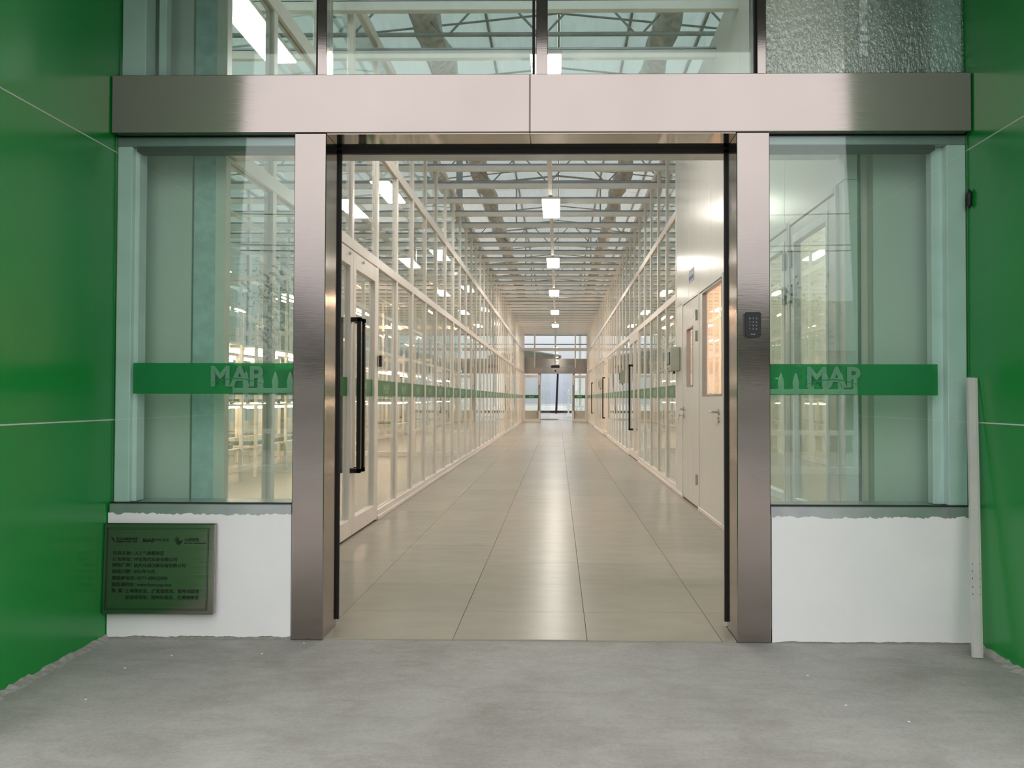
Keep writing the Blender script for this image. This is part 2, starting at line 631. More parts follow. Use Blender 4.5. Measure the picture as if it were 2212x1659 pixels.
# ---- entrance frame in steel ------------------------------------------------------------
d1 = thing('door_1', 'brushed stainless steel surround of the open main entrance', 'doorway', kind='structure')
YF, YB = -.012, .20
for x0, x1 in ((-1.192, -1.048), (.798, .946)):
    p = part('post', CB(x0, x1, YF, YB, -.004, 2.272, .003), STEEL_V, d1)
    inner = x1 if x0 < 0 else x0
    sg = 1 if x0 < 0 else -1
    tag(part('door_seal', B(*sorted((inner - sg * .03, inner + sg * .012)), YB, YB + .012, .03, 2.262), BLACK, p), 'black rubber door seal')
    tag(part('guide_strip', CB(*sorted((inner - sg * .03, inner - sg * .004)), YB + .0125, YB + .03, .012, 2.262, .002), DULL_AL, p), 'bare aluminium guide strip')
hd = MB()
SEAM = -.129
b1 = part('beam_cladding', CB(WL + .004, SEAM - .001, YF - .006, YB, 2.273, 2.537, .003), STEEL, d1)
b2 = part('beam_cladding', CB(SEAM + .001, WR - .004, YF - .006, YB, 2.273, 2.537, .003), STEEL, d1)
part('beam_core', B(WL + .02, WR - .02, .01, YB - .01, 2.285, 2.52), DARK_AL, d1)
tag(part('soffit_plate', CB(-1.047, SEAM - .001, YF + .004, YB - .002, 2.268, 2.2735, .001), STEEL_MIRROR, d1), 'polished steel underside of the header')
part('soffit_plate', CB(SEAM + .001, .797, YF + .004, YB - .002, 2.268, 2.2735, .001), STEEL_MIRROR, d1)
tag(part('head_seal', B(-1.047, .797, YB, YB + .02, 2.245, 2.275), BLACK, d1), 'black rubber head seal')
for x, y0 in ((-1.0475, .0),):
    pass
tag(part('door_track', CB(-1.6, 1.36, YB + .03, YB + .14, 2.25, 2.40, .004), DULL_AL, d1), 'aluminium sliding door track behind the header')

# ---- facade windows ----------------------------------------------------------------------
def logo(mb, fn, size, bold=.03):
    """three bold capitals above a swoosh; fn(u, v) -> xyz, u from 0"""
    mb.text('MAP', size, fn, bold, size * 1.9)
    return mb
def swoosh(mb, fn, wd, h, t):
    n = 14
    up_, dn = [], []
    for i in range(n + 1):
        a = i / n
        zc = h * math.sin(math.pi * (a * .9 + .05))
        th = t * (.25 + math.sin(math.pi * a))
        up_.append((a * wd, zc + th / 2)); dn.append((a * wd, zc - th / 2))
    o = [fn(u, v) for u, v in up_] + [fn(u, v) for u, v in dn]
    fs = [(i, i + n + 1, i + n + 2, i + 1) for i in range(n)]
    mb.add(o, fs)
def lower_window(name, x0, x1, side, bx0, bx1, lx, label):
    o = thing(name, label, 'window', kind='structure')
    part('pane', B(x0, x1, .018, .026, .600, 2.266), GLASS_F, o)
    fr = MB()
    part('head_frame', CB(x0, x1, .034, .12, 2.228, 2.27, .003), DARK_AL, o)  # dark material puts the shade under the window head into its colour
    jx = (x0, x0 + .088) if side < 0 else (x1 - .135, x1)
    if side > 0:
        fr.cbox(jx[0], jx[0] + .05, .075, .13, .6, 2.228, .003)
        fr.cbox(jx[0] + .05, jx[1], .034, .13, .6, 2.228, .003)
    else:
        fr.cbox(jx[0], jx[0] + .068, .034, .13, .6, 2.228, .003)
        fr.cbox(jx[0] + .068, jx[1], .06, .13, .6, 2.228, .003)
    part('window_frame', fr, FRAME_GREY, o)
    tag(part('head_gasket', B(bx0, bx1, .036, .10, 2.205, 2.227), BLACK, o), 'black gasket below the window head')
    tag(part('sill', CB(x0, x1, -.003, .20, .545, .598, .003), DULL_AL, o), 'bare aluminium sill smeared with paint')
    tag(part('sill_gasket', B(x0, x1, .010, .03, .597, .603), BLACK, o), 'black gasket under the pane')
    bd = part('green_band', B(bx0, bx1, .0262, .0270, 1.094, 1.234), FILM, o)
    tag(bd, 'green film band with frosted lettering')
    mb = MB()
    f0 = lambda u, v: (lx + u, .0172, 1.132 + v)
    logo(mb, f0, .088 / .7)
    mb.cur = 1
    swoosh(mb, lambda u, v: (lx - .012 + u, .0169, 1.134 + v), .25, .030, .005)
    tag(part('lettering', mb, [LOGO_OUT, FILM], bd), 'pale frosted capital letters over a curved stroke')
    return o
lower_window('window_1', WL + .006, -1.194, -1, -1.935, -1.196, -1.575, 'tall clear window left of the entrance above the steel plaque')
lower_window('window_2', .948, WR - .006, 1, .950, 1.705, 1.118, 'tall clear window right of the entrance beside the keypad post')
def transom(name, x0, x1, glass, label, jamb=0):
    o = thing(name, label, 'window', kind='structure')
    part('pane', B(x0, x1, .045, .053, 2.537, 3.36), glass, o)
    part('window_frame', CB(x0, x1, .03, .09, 3.28, 3.36, .003), FRAME_GREY, o)
    if jamb:
        jx = (x0, x0 + .11) if jamb < 0 else (x1 - .14, x1)
        part('window_frame', CB(jx[0], jx[1], .06, .15, 2.537, 3.28, .003), FRAME_GREY, o)
        if jamb < 0:
            part('window_frame', CB(x0 + .15, x0 + .185, .10, .15, 2.537, 3.28, .003), FRAME_GREY, o)
    return o
transom('window_3', WL + .006, -1.108, GLASS_F, 'clear transom above the steel beam at the upper left', -1)
transom('window_4', -1.052, -.121, GLASS_F, 'clear transom above the beam left of the central mullion')
transom('window_5', -.049, .881, GLASS_F, 'clear transom above the beam right of the central mullion')
transom('window_6', .936, WR - .006, HAMMERED, 'rippled obscure glass transom above the beam at the upper right', 1)
for x0, x1, lb in ((-1.107, -1.053, 'steel mullion above the beam over the plain left post'),
                   (-.120, -.050, 'steel mullion above the beam near the middle of the entrance'),
                   (.882, .935, 'steel mullion above the beam beside the rippled glass')):
    o = thing('trim_1', lb, 'mullion', kind='structure')
    part('mullion_face', CB(x0 + (.012 if x0 < -.5 or x0 > .5 else .018), x1, .0, .10, 2.537, 3.36, .002), STEEL_V, o)
    tag(part('glazing_gasket', B(x0, x0 + .011, .02, .10, 2.537, 3.36), BLACK, o), 'black glazing gasket')

# ---- wall panels just behind the side windows ---------------------------------------------
o = thing('wall_front', 'white panel wall seen behind the left entrance window', 'wall', kind='structure')
part('wall_panel', CB(OUT_L, -1.772, .24, .30, 0, 4.3, .002), PANEL, o)
tag(part('column_end', CB(-1.760, -1.640, .225, .34, 0, 4.3, .006), TEAL, o), 'skim coated end of a column')
o = thing('wall_front', 'white panel wall seen behind the right entrance window', 'wall', kind='structure')
part('wall_panel', CB(1.505, OUT_R, .24, .30, 0, 4.3, .002), PANEL, o)
part('column_end', CB(1.40, 1.47, .30, .36, 0, 4.3, .006), DARK_AL, o)

# ---- long glazed partitions -----------------------------------------------------------------
MUL = [.255] + [3.459 + S * k for k in range(-3, 37)]       # upright centres, left
MULR = [5.694 + S * k for k in range(0, 34)]
def band_mesh(side, wid, letters):
    mb = MB()
    mb.box(-.0006, .0006, -wid / 2, wid / 2, -.0725, .0725)
    if letters:
        mb.cur = 1
        sg = 1 if side < 0 else -1          # reading direction seen from the passage
        xx = .0012 if side < 0 else -.0012
        f = lambda u, v: (xx, sg * (u - .115), v - .045)
        logo(mb, f, .085 / .7)
        mb.cur = 0
        swoosh(mb, lambda u, v: (xx * 1.3, sg * (u - .125), v - .042), .25, .03, .005)
    return mb.mesh('green_band', [FILM_IN, LOGO_IN])
def partition(name, X, muls, rails, side, yend, label, doors, skip=()):
    o = thing(name, label, 'partition', kind='structure')
    sgn = 1 if side < 0 else -1
    xa, xb = (X - .052, X) if side < 0 else (X, X + .052)
    up_m = CB(xa, xb, -.031, .031, 0, ZTOP, .004).mesh('mullion', WHITE_AL)
    short_m = CB(xa, xb, -.031, .031, rails[1][0], ZTOP, .004).mesh('mullion', WHITE_AL)
    for i, y in enumerate(muls):
        indoor = any(a + .1 < y < b - .1 for a, b in doors)
        ob('mullion', short_m if indoor else up_m, o, (0, y, 0))
    y0 = muls[0] - .031
    segs = []
    cur = y0
    for a, b in sorted(doors):
        segs.append((cur, a)); cur = b
    segs.append((cur, yend))
    for n, (z0, z1) in enumerate(rails):
        pr = .003
        if n == 0:
            for a, b in segs:
                if b - a < .05: continue
                part('rail', CB(xa - pr, xb + pr, a, b, z0, z1, .004), WHITE_AL, o)
                q = CB(*((xb + .003, xb + .018) if side < 0 else (xa - .018, xa - .003)), a, b, 0, .035, .004)
                tag(part('skirting_strip', q, WHITE_AL, o), 'thin white strip along the floor')
        else:
            part('rail', CB(xa - pr, xb + pr, y0, yend, z0, z1, .004), WHITE_AL, o)
    xg = X - sgn * .02
    def mk(z0, z1, wd):
        return B(-.004, .004, -wd / 2, wd / 2, z0, z1).mesh('pane', GLASS_P)
    wd = S - .062
    pm0 = None
    pm = [mk(rails[k][1], rails[k + 1][0], wd) for k in range(3)]
    bmL = band_mesh(side, wd, True); bmP = band_mesh(side, wd, False)
    for i in range(len(muls) - 1):
        yc = (muls[i] + muls[i + 1]) / 2
        indoor = any(a < yc < b for a, b in doors)
        for k in range(3):
            if k == 0 and indoor: continue
            bw = muls[i + 1] - muls[i]
            me = pm[k] if abs(bw - S) < .01 else mk(rails[k][1], rails[k + 1][0], bw - .062)
            p = ob('pane', me, o, (xg, yc, 0))
            if k == 0:
                ob('green_band', band_mesh(side, bw - .062, False) if abs(bw - S) > .01 else (bmL if yc < 22 else bmP), p, (sgn * .006, 0, 1.165))
    return o
RAILS_L = [(0, .085), (2.235, 2.32), (3.262, 3.365), (4.21, ZTOP)]
RAILS_R = [(0, .085), (2.225, 2.31), (3.195, 3.285), (4.21, ZTOP)]
DL = [(MUL[2] + 0, MUL[4] + 0)]
DR = [(MULR[5], MULR[7]), (MULR[15], MULR[17]), (MULR[24], MULR[26])]
DL = [(MUL[2], MUL[4])]
partition('glass_partition', XL, MUL, RAILS_L, -1, YE - .2, 'long white framed glass partition along the left of the passage', DL)
partition('glass_partition', XR, MULR, RAILS_R, 1, YE - .2, 'long white framed glass partition along the right of the passage', DR)

def pull_handle(side, z0=.50, z1=1.70, reach=.055, bar=.036):
    """square pull handle on both faces of a leaf, local x = out into the passage"""
    mb = MB()
    for s in (1, -1):
        a, b = sorted((0, s * (.03 + reach)))
        if s > 0: bx = (.03 + reach - bar * .9, .03 + reach)
        else: bx = (-.03 - reach, -.03 - reach + bar * .9)
        mb.cbox(bx[0], bx[1], -bar / 2, bar / 2, z0, z1, .003)
        mb.cbox(a, b, -bar / 2, bar / 2, z1 - bar, z1, .003)
        mb.cbox(a, b, -bar / 2, bar / 2, z0, z0 + bar, .003)
    return mb
def leaf_parts(o, X, y0, y1, side, handle_y, closer_y=None, letters=True, z1=2.225):
    """glazed swing leaf between y0 and y1 in the plane x = X"""
    fw = .085
    zb = .012
    fr = MB()
    a, b = X - .05, X + .004
    if side > 0: a, b = X - .004, X + .05
    fr.cbox(a, b, y0, y0 + fw, zb, z1, .003).cbox(a, b, y1 - fw, y1, zb, z1, .003)
    fr.cbox(a, b, y0 + fw, y1 - fw, z1 - .13, z1, .003).cbox(a, b, y0 + fw, y1 - fw, zb, zb + .13, .003)
    lf = part('leaf', fr, WHITE_AL, o)
    xm = (a + b) / 2
    part('pane', B(xm - .004, xm + .004, y0 + fw, y1 - fw, zb + .13, z1 - .13), GLASS_P, lf)
    bm = band_mesh(side, y1 - y0 - 2 * fw, letters)
    ob('green_band', bm, lf, (xm + (.006 if side < 0 else -.006), (y0 + y1) / 2, 1.165))
    if handle_y is not None:
        h = pull_handle(side)
        tag(part('pull_handle', h, BLACK_METAL, lf, (X, handle_y, 0)), 'tall square black pull handle')
    if closer_y is not None:
        sx = b if side < 0 else a
        mb = MB().tube((sx - .001, closer_y, z1 - .04), (sx + (.012 if side < 0 else -.012), closer_y, z1 - .04), .012, 10)
        part('lock_knob', mb, SILVER, lf)
    return lf
def double_door(name, X, y0, y1, side, label, letters=True, one=False):
    o = thing(name, label, 'door', kind='structure')
    ym = (y0 + y1) / 2
    a, b = y0 + .034, y1 - .034
    if one:
        leaf_parts(o, X, ym + .004, b, side, ym + .10, b - .1, letters)
        leaf_parts(o, X, a, ym - .004, side, None, None, letters)
    else:
        leaf_parts(o, X, ym + .004, b, side, ym + .06, ym + .3, letters)
        leaf_parts(o, X, a, ym - .004, side, ym - .06, ym - .12, letters)
    part('floor_stop', CB(*((X - .02, X + .02)), y1 - .06, y1 - .02, 0, .012, .002), SILVER, o)
    return o
double_door('door_2', XL, DL[0][0], DL[0][1], -1, 'white framed double glass door with black pulls, nearest on the left side')
double_door('door_3', XR, DR[0][0], DR[0][1], 1, 'nearest white glass door with a black pull on the right side', True, True)
double_door('door_4', XR, DR[1][0], DR[1][1], 1, 'middle white glass door with a black pull on the right side', False, True)
double_door('door_5', XR, DR[2][0], DR[2][1], 1, 'farthest white glass door with a black pull on the right side', False, True)

# ---- white panel wall of the closed chamber, right ------------------------------------------------
PW = thing('wall_right', 'glossy white panel wall with doors, nearest on the right of the passage', 'wall', kind='structure')
def wall_piece(y0, y1, z0, z1, g=.0):
    part('wall_panel', CB(XR, XR + .06, y0 + g, y1 - g, z0, z1, .002), PANEL, PW)
TOPD = 2.10
edges = [Y0 + .02, 1.25, 2.43, 3.582, 4.771, 5.66]
for a, b in zip(edges[:-1], edges[1:]):
    wall_piece(a, b, TOPD + .03, 4.29, .0012)
# openings: door C 0.36..1.16 , door B 3.02..4.06, door A 4.19..5.14
wall_piece(Y0 + .02, .33, 0, TOPD + .028)
wall_piece(1.98, 3.00, 0, TOPD + .028)
wall_piece(5.17, 5.66, 0, TOPD + .028)
part('baseboard', CB(XR - .014, XR, 5.17, 5.66, 0, .035, .003), WHITE_AL, PW)
part('baseboard', CB(XR - .014, XR, 1.98, 3.05, 0, .035, .003), WHITE_AL, PW)
part('baseboard', CB(XR - .014, XR, 3.08, 4.16, 0, .035, .003), WHITE_AL, PW)
part('corner_post', CB(XR - .004, XR + .07, 5.63, 5.66, 0, 4.29, .002), WHITE_AL, PW)

def panel_door(name, y0, y1, win, label, hinge_y, handle_y, hinges=True, keys=False, sill_gap=.02, t=.018, bead=None):
    o = thing(name, label, 'door', kind='structure')
    fr = MB()
    fr.cbox(XR - .012, XR + .06, y0 - .03, y0, 0, TOPD + .026, .004).cbox(XR - .012, XR + .06, y1, y1 + .03, 0, TOPD + .026, .004)
    fr.cbox(XR - .012, XR + .06, y0, y1, TOPD - .006, TOPD + .026, .004)
    part('door_frame', fr, PANEL, o)
    lf = MB()
    a, b = XR - .006, XR + .04
    wy0, wy1, wz0, wz1 = win
    z1 = TOPD - .012
    lf.cbox(a, b, y0 + .004, wy0, sill_gap, z1, .002).cbox(a, b, wy1, y1 - .004, sill_gap, z1, .002)
    lf.box(a, b, wy0, wy1, sill_gap, wz0).box(a, b, wy0, wy1, wz1, z1)
    leaf = part('leaf', lf, PANEL, o)
    part('window_pane', B(XR + .012, XR + .018, wy0, wy1, wz0, wz1), GLASS_P, leaf)
    bd = MB()
    for q in ((wy0, wy1, wz0, wz0 + t), (wy0, wy1, wz1 - t, wz1), (wy0, wy0 + t * .6, wz0 + t, wz1 - t), (wy1 - t * .6, wy1, wz0 + t, wz1 - t)):
        bd.cbox(XR - .010, XR + .03, q[0], q[1], q[2], q[3], .002)
    tag(part('window_bead', bd, bead or DARK_AL, leaf), 'metal glazing bead')
    if hinges:
        for z in (.235, 1.64, 1.845):
            mb = MB().cbox(XR - .020, XR - .006, hinge_y - .013, hinge_y + .013, z, z + .105, .003)
            mb.tube((XR - .022, hinge_y, z), (XR - .022, hinge_y, z + .105), .008, 8)
            tag(part('hinge', mb, SILVER, leaf), 'satin steel hinge')
    if handle_y is not None:
        sg = 1 if handle_y > (y0 + y1) / 2 else -1
        mb = MB().tube((XR - .006, handle_y, .965), (XR - .016, handle_y, .965), .026, 14)
        mb.tube((XR - .012, handle_y, .965), (XR - .062, handle_y, .965), .009, 8)
        mb.tube((XR - .060, handle_y + sg * .008, .965), (XR - .060, handle_y - sg * .125, .965), .0095, 8)
        mb.tube((XR - .006, handle_y, .895), (XR - .016, handle_y, .895), .026, 14)
        h = tag(part('lever_handle', mb, SILVER, leaf), 'satin steel lever handle with round rose')
        if keys:
            kb = MB().tube((XR - .014, handle_y, .895), (XR - .055, handle_y, .895), .004, 6)
            kb.cbox(XR - .060, XR - .055, handle_y - .012, handle_y + .012, .878, .912, .002)
            kb.cbox(XR - .064, XR - .061, handle_y + .02, handle_y + .045, .842, .872, .002)
            kb.cbox(XR - .064, XR - .061, handle_y + .028, handle_y + .036, .80, .842, .001)
            tag(part('key', kb, SILVER, leaf), 'key left in the lock with a second key hanging')
    return o
panel_door('door_6', 4.19, 5.14, (4.49, 4.87, 1.20, 1.82), 'white panel door with a narrow vision window and keys in its lock', 4.225, 5.06, True, True)
panel_door('door_7', 3.03, 4.13, (3.06, 3.955, 1.10, 2.085), 'white panel door with a large bright window beside the narrow windowed door', 4.1, 3.20, False)
panel_door('door_8', .36, 1.115, (.46, 1.06, .46, 2.03), 'white framed glass door seen through the right entrance window, nearer the glass', 1.09, None, True, False, .02, .05, FRAME_GREY)
panel_door('door_12', 1.177, 1.95, (1.23, 1.86, .46, 2.03), 'white framed glass door seen through the right entrance window, beside the steel post', 1.205, None, True, False, .02, .05, FRAME_GREY)

# chamber behind the panel wall
ch = thing('chamber', 'bright warm lit chamber behind the white panel doors', 'room', kind='structure')
part('chamber_wall', B(4.2, 4.26, .32, 5.7, 0, 2.7), CREAM_W, ch)
part('chamber_wall', B(XR + .08, 4.2, 5.60, 5.66, 0, 4.28), CREAM_W, ch)
part('chamber_wall', B(XR + .08, 4.2, .31, .36, 0, 2.7), CREAM_W, ch)
part('dividing_wall', B(XR + .075, 4.2, 2.16, 2.22, 0, 2.7), PANEL, ch)
part('chamber_ceiling', B(XR + .07, 4.2, .32, 5.6, 2.7, 2.76), CREAM_W, ch)
for y in (2.7, 3.9, 5.0):
    lp = thing('chamber_lamp', 'warm strip lamp under the chamber ceiling, %s' % {2.7: 'nearest the entrance', 3.9: 'behind the large windowed door', 5.0: 'behind the narrow windowed door'}[y], 'lamp', (2.6, y, 2.69), group='warm lamps in the closed chamber')
    part('lamp_body', CB(-.6, .6, -.15, .15, -.05, .0, .006), WHITE_AL, lp)
    part('diffuser', B(-.58, .58, -.135, .135, -.062, -.05), ROOM_E, lp)

lp = thing('chamber_lamp', 'added unseen cold panel lamp in the room behind the right entrance window', 'lamp', (2.5, 1.3, 2.69))  # added lamp that brightens the windows of the nearer glass doors
part('lamp_body', CB(-.3, .3, -.2, .2, -.05, .0, .006), WHITE_AL, lp)
part('diffuser', B(-.28, .28, -.18, .18, -.062, -.05), LAMP_E, lp)

# ---- far end of the passage ---------------------------------------------------------------------
e = thing('door_9', 'steel framed glass entrance at the far end of the passage', 'doorway', kind='structure')
for x0, x1 in ((-.95, -.83), (.70, .80)):
    part('post', CB(x0, x1, YE - .1, YE + .1, 0, 2.27, .004), STEEL_V, e)
part('beam', CB(XL, XR, YE - .1, YE + .1, 2.27, 2.54, .004), STEEL, e)
part('rail', CB(XL, XR, YE - .05, YE + .05, 3.36, 3.50, .004), WHITE_AL, e)
for x in (-1.12, -.13, .83):
    part('mullion', CB(x - .035, x + .035, YE - .04, YE + .04, 2.54, 4.25, .004), WHITE_AL, e)
xsx = [XL, -1.12, -.13, .83, XR]
for a, b in zip(xsx[:-1], xsx[1:]):
    part('pane', B(a + .035, b - .035, YE - .004, YE + .004, 2.54, 3.36), GLASS_P, e)
    part('pane', B(a + .035, b - .035, YE - .004, YE + .004, 3.50, 4.25), GLASS_P, e)
for a, b in ((XL, -.95), (.80, XR)):
    part('pane', B(a, b, YE - .004, YE + .004, .5, 2.27), GLASS_P, e)
    part('kick_panel', CB(a, b, YE - .03, YE + .03, 0, .5, .004), CREAM_W, e)
for a, b in ((-.83, -.38), (.25, .70)):
    part('sliding_leaf', B(a, b, YE + .02, YE + .028, .02, 2.26), GLASS_P, e)
part('operator_emblem', MB().tube((-.13, YE - .115, 2.40), (-.13, YE - .1, 2.40), .045, 14), BLACK, e)
part('fascia', CB(-1.75, 1.55, YE + .30, YE + .42, 2.45, 3.0, .006), STEEL, e)
part('canopy', MB().prism([(-1.8, 3.02), (-1.8, 3.44), (.12, 3.1), (.12, 3.02)], lambda u, v, d: (u, d, v), YE + .3, YE + 1.5), GALV, e)
tag(part('canopy_edge', MB().prism([(-1.8, 3.445), (-1.8, 3.51), (.16, 3.16), (.16, 3.105)], lambda u, v, d: (u, d, v), YE + .28, YE + 1.5), BUILD_W, e), 'white edge strip')
bx = thing('sensor_box', 'small black box sign on the beam above the far doors', 'sign', (-.13, YE - .12, 2.54))
part('housing', CB(-.2, .2, -.04, .04, 0, .13, .006), PLASTIC_BLACK, bx)
def far_leaf(name, x0, x1, yy, hx, label):
    o = thing(name, label, 'door', kind='structure')
    fr = MB(); f = .09
    fr.cbox(x0, x0 + f, yy, yy + .05, .01, 2.15, .003).cbox(x1 - f, x1, yy, yy + .05, .01, 2.15, .003)
    fr.cbox(x0 + f, x1 - f, yy, yy + .05, 2.03, 2.15, .003).cbox(x0 + f, x1 - f, yy, yy + .05, .01, .15, .003)
    lf = part('leaf', fr, WHITE_AL, o)
    part('pane', B(x0 + f, x1 - f, yy + .02, yy + .028, .15, 2.03), GLASS_P, lf)
    bd = MB().box(x0 + f, x1 - f, yy + .016, yy + .019, 1.09, 1.235)
    bd.cur = 1
    xc = (x0 + x1) / 2 - .13
    logo(bd, lambda u, v: (xc + u, yy + .0145, 1.12 + v), .085 / .7)
    part('green_band', bd, [FILM_IN, LOGO_IN], lf)
    mb = MB().cbox(hx - .015, hx + .015, yy - .09, yy - .06, .52, 1.70, .003)
    mb.cbox(hx - .015, hx + .015, yy - .06, yy, 1.66, 1.69, .003).cbox(hx - .015, hx + .015, yy - .06, yy, .53, .56, .003)
    tag(part('pull_handle', mb, BLACK_METAL, lf), 'tall black pull handle')
    return o
far_leaf('door_10', XL + .02, -.80, 32.6, -.86, 'open white framed glass leaf at the left of the far end')
far_leaf('door_11', .66, XR - .02, 33.2, .70, 'open white framed glass leaf at the right of the far end')

# ---- ceiling grid: joists and ridge beam ---------------------------------------------------------
cg = thing('ceiling', 'open grid of pale grey joists above the glass partitions', 'ceiling', kind='structure')
jb = CB(OUT_L, OUT_R, -.03, .03, 4.05, 4.122, .004)
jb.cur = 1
jb.box(OUT_L, OUT_R, -.034, .034, 4.1225, 4.140)          # dark strip standing in for the shadow line above each joist
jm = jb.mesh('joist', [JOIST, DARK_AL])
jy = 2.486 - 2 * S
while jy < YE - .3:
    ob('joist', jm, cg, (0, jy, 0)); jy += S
tag(part('lamp_beam', CB(-.142, -.084, .3, YE - .1, 3.985, 4.05, .004), JOIST, cg), 'slim beam carrying the lamps down the middle')
for x in (-2.36, -3.2, -5.2, 3.0, 4.3, 5.0):
    part('lamp_beam', CB(x - .03, x + .03, .35 if x < 0 else 5.7, YE - .1, 3.985, 4.05, .004), JOIST, cg)

# ---- roof ------------------------------------------------------------------------------------------
rf = thing('roof', 'translucent greenhouse roof over the joists', 'roof', kind='structure')
TRY = 5.148
def rz(x):
    return 6.15 - .10 * abs(x)
xb = [-6.6 + .943 * k for k in range(15)]
yb = [-.2 + TRY * k for k in range(8)]
for i in range(14):
    for j in range(7):
        x0, x1 = xb[i] + .02, xb[i + 1] - .02
        mb = MB()
        mb.add([(x0, yb[j] + .01, rz(x0)), (x1, yb[j] + .01, rz(x1)), (x1, yb[j + 1] - .01, rz(x1)), (x0, yb[j + 1] - .01, rz(x0)),
                (x0, yb[j] + .01, rz(x0) + .012), (x1, yb[j] + .01, rz(x1) + .012), (x1, yb[j + 1] - .01, rz(x1) + .012), (x0, yb[j + 1] - .01, rz(x0) + .012)],
               [(0, 3, 2, 1), (4, 5, 6, 7), (0, 1, 5, 4), (1, 2, 6, 5), (2, 3, 7, 6), (3, 0, 4, 7)])
        part('roof_panel', mb, ROOF, rf)
for x in xb:
    part('glazing_bar', CB(x - .016, x + .016, yb[0], yb[-1], rz(x) - .035, rz(x) + .03, .003), GALV_DARK, rf)
def truss_mesh():
    mb = MB()
    z0, z1 = 4.55, 4.98
    mb.tube((OUT_L, 0, z0), (OUT_R, 0, z0), .022, 8).tube((OUT_L, 0, z1), (OUT_R, 0, z1), .02, 8)
    x = OUT_L; s = 0
    while x < OUT_R - .4:
        a, b = (z0, z1) if s == 0 else (z1, z0)
        mb.tube((x + .03, 0, a), (x + .43, 0, b), .011, 6, caps=False)
        x += .46; s ^= 1
    for x in xb[::2]:
        mb.tube((x, 0, z1), (x, 0, rz(x) - .03), .018, 6, caps=False)
    mb.tube((OUT_L, 0, rz(OUT_L) - .06), (0, 0, rz(0) - .06), .022, 6).tube((0, 0, rz(0) - .06), (OUT_R, 0, rz(OUT_R) - .06), .022, 6)
    return mb.mesh('roof_truss', GALV_DARK)
tm = truss_mesh()
for j in range(7):
    o = tag(ob('roof_truss', tm, None, (0, 3.95 + TRY * j - (TRY if j == 6 else 0) * 0, 0)),
            'galvanised lattice truss under the translucent roof, %s from the entrance' % ('first', 'second', 'third', 'fourth', 'fifth', 'sixth', 'seventh')[j], 'truss', 'lattice trusses under the roof')
    if 3.95 + TRY * j > YE:
        bpy.data.objects.remove(o)
# purlins across
for j in range(7):
    for d in (1.7, 3.4):
        y = -.2 + TRY * j + d
        mb = MB().tube((OUT_L, y, rz(OUT_L) - .08), (0, y, rz(0) - .08), .014, 6).tube((0, y, rz(0) - .08), (OUT_R, y, rz(OUT_R) - .08), .014, 6)
        part('purlin', mb, GALV_DARK, rf)
# columns
cm = MB().cbox(-.06, .06, -.05, .05, 0, 4.55, .004).mesh('column', GALV)
for j in range(1, 6):
    for X in (-6.2, 6.0):
        tag(ob('column', cm, None, (X, 3.95 + TRY * j, 0)), 'galvanised column carrying a roof truss at the outer side', 'column', 'roof columns along the outer walls', 'structure')
hc = MB().cbox(-.06, .06, -.05, .05, 4.13, 5.9, .004).mesh('column', GALV)
for X, yy, lb in ((1.95, 9.1, 'short grey column above the joists over the right partition'), (-1.95, 12.0, 'short grey column above the joists over the left partition')):
    tag(ob('column', hc, None, (X, yy, 0)), lb, 'column', None, 'structure')

# gathered shade curtains
def curtain(X, z, label):
    mb = MB()
    n = 170; k = 12
    vs = []
    ph = [rnd.uniform(0, 6) for _ in range(k)]
    for i in range(n + 1):
        y = .5 + (YE - 1) * i / n
        sag = .05 * math.sin(y * 2 * math.pi / 2.57) + .025 * math.sin(y * 3.1 + X)
        for a in range(k):
            t = 2 * math.pi * a / k
            r = 1 + .22 * math.sin(y * 5 + ph[a]) + .2 * (a % 2)
            vs.append((X + .11 * r * math.cos(t), y, z + sag + .13 * r * math.sin(t)))
    fs = []
    for i in range(n):
        for a in range(k):
            b = (a + 1) % k
            fs.append((i * k + a, i * k + b, (i + 1) * k + b, (i + 1) * k + a))
    fs.append(tuple(range(k))); fs.append(tuple(n * k + a for a in range(k))[::-1])
    mb.add(vs, fs, True)
    return tag(ob('shade_curtain', mb.mesh('shade_curtain', CURTAIN)), label, 'shade curtain', 'gathered shade curtains under the roof')
curtain(-1.28, 4.80, 'bunched grey shade curtain under the roof left of the lamps')
curtain(1.06, 4.80, 'bunched grey shade curtain under the roof right of the lamps')

# ---- outer walls of the side rooms -----------------------------------------------------------------
for nm, X, lb in (('wall_left', OUT_L, 'translucent outer wall of the rooms left of the passage'), ('wall_right', OUT_R, 'translucent outer wall of the rooms right of the passage')):
    o = thing(nm, lb, 'wall', kind='structure')
    y = .3
    while y < YE - .3:
        part('wall_sheet', B(X - .006, X + .006, y + .03, min(y + TRY / 2, YE) - .03, .6, 5.5), ROOF, o)
        part('wall_post', CB(X - .03, X + .03, y - .03, y + .03, 0, 5.5, .004), GALV, o)
        y += TRY / 2
    part('wall_kerb', CB(X - .06, X + .06, .3, YE, 0, .6, .004), PANEL, o)
for nm, x0, x1, lb in (('wall_back', OUT_L, XL - .08, 'pale end wall of the rooms left of the passage'), ('wall_back', XR + .08, OUT_R, 'pale end wall of the rooms right of the passage')):
    o = thing(nm, lb, 'wall', kind='structure')
    part('wall_kerb', CB(x0, x1, YE - .05, YE + .05, 0, .6, .004), PANEL, o)
    part('wall_sheet', B(x0, x1, YE - .006, YE + .006, .6, 5.5), ROOF, o)

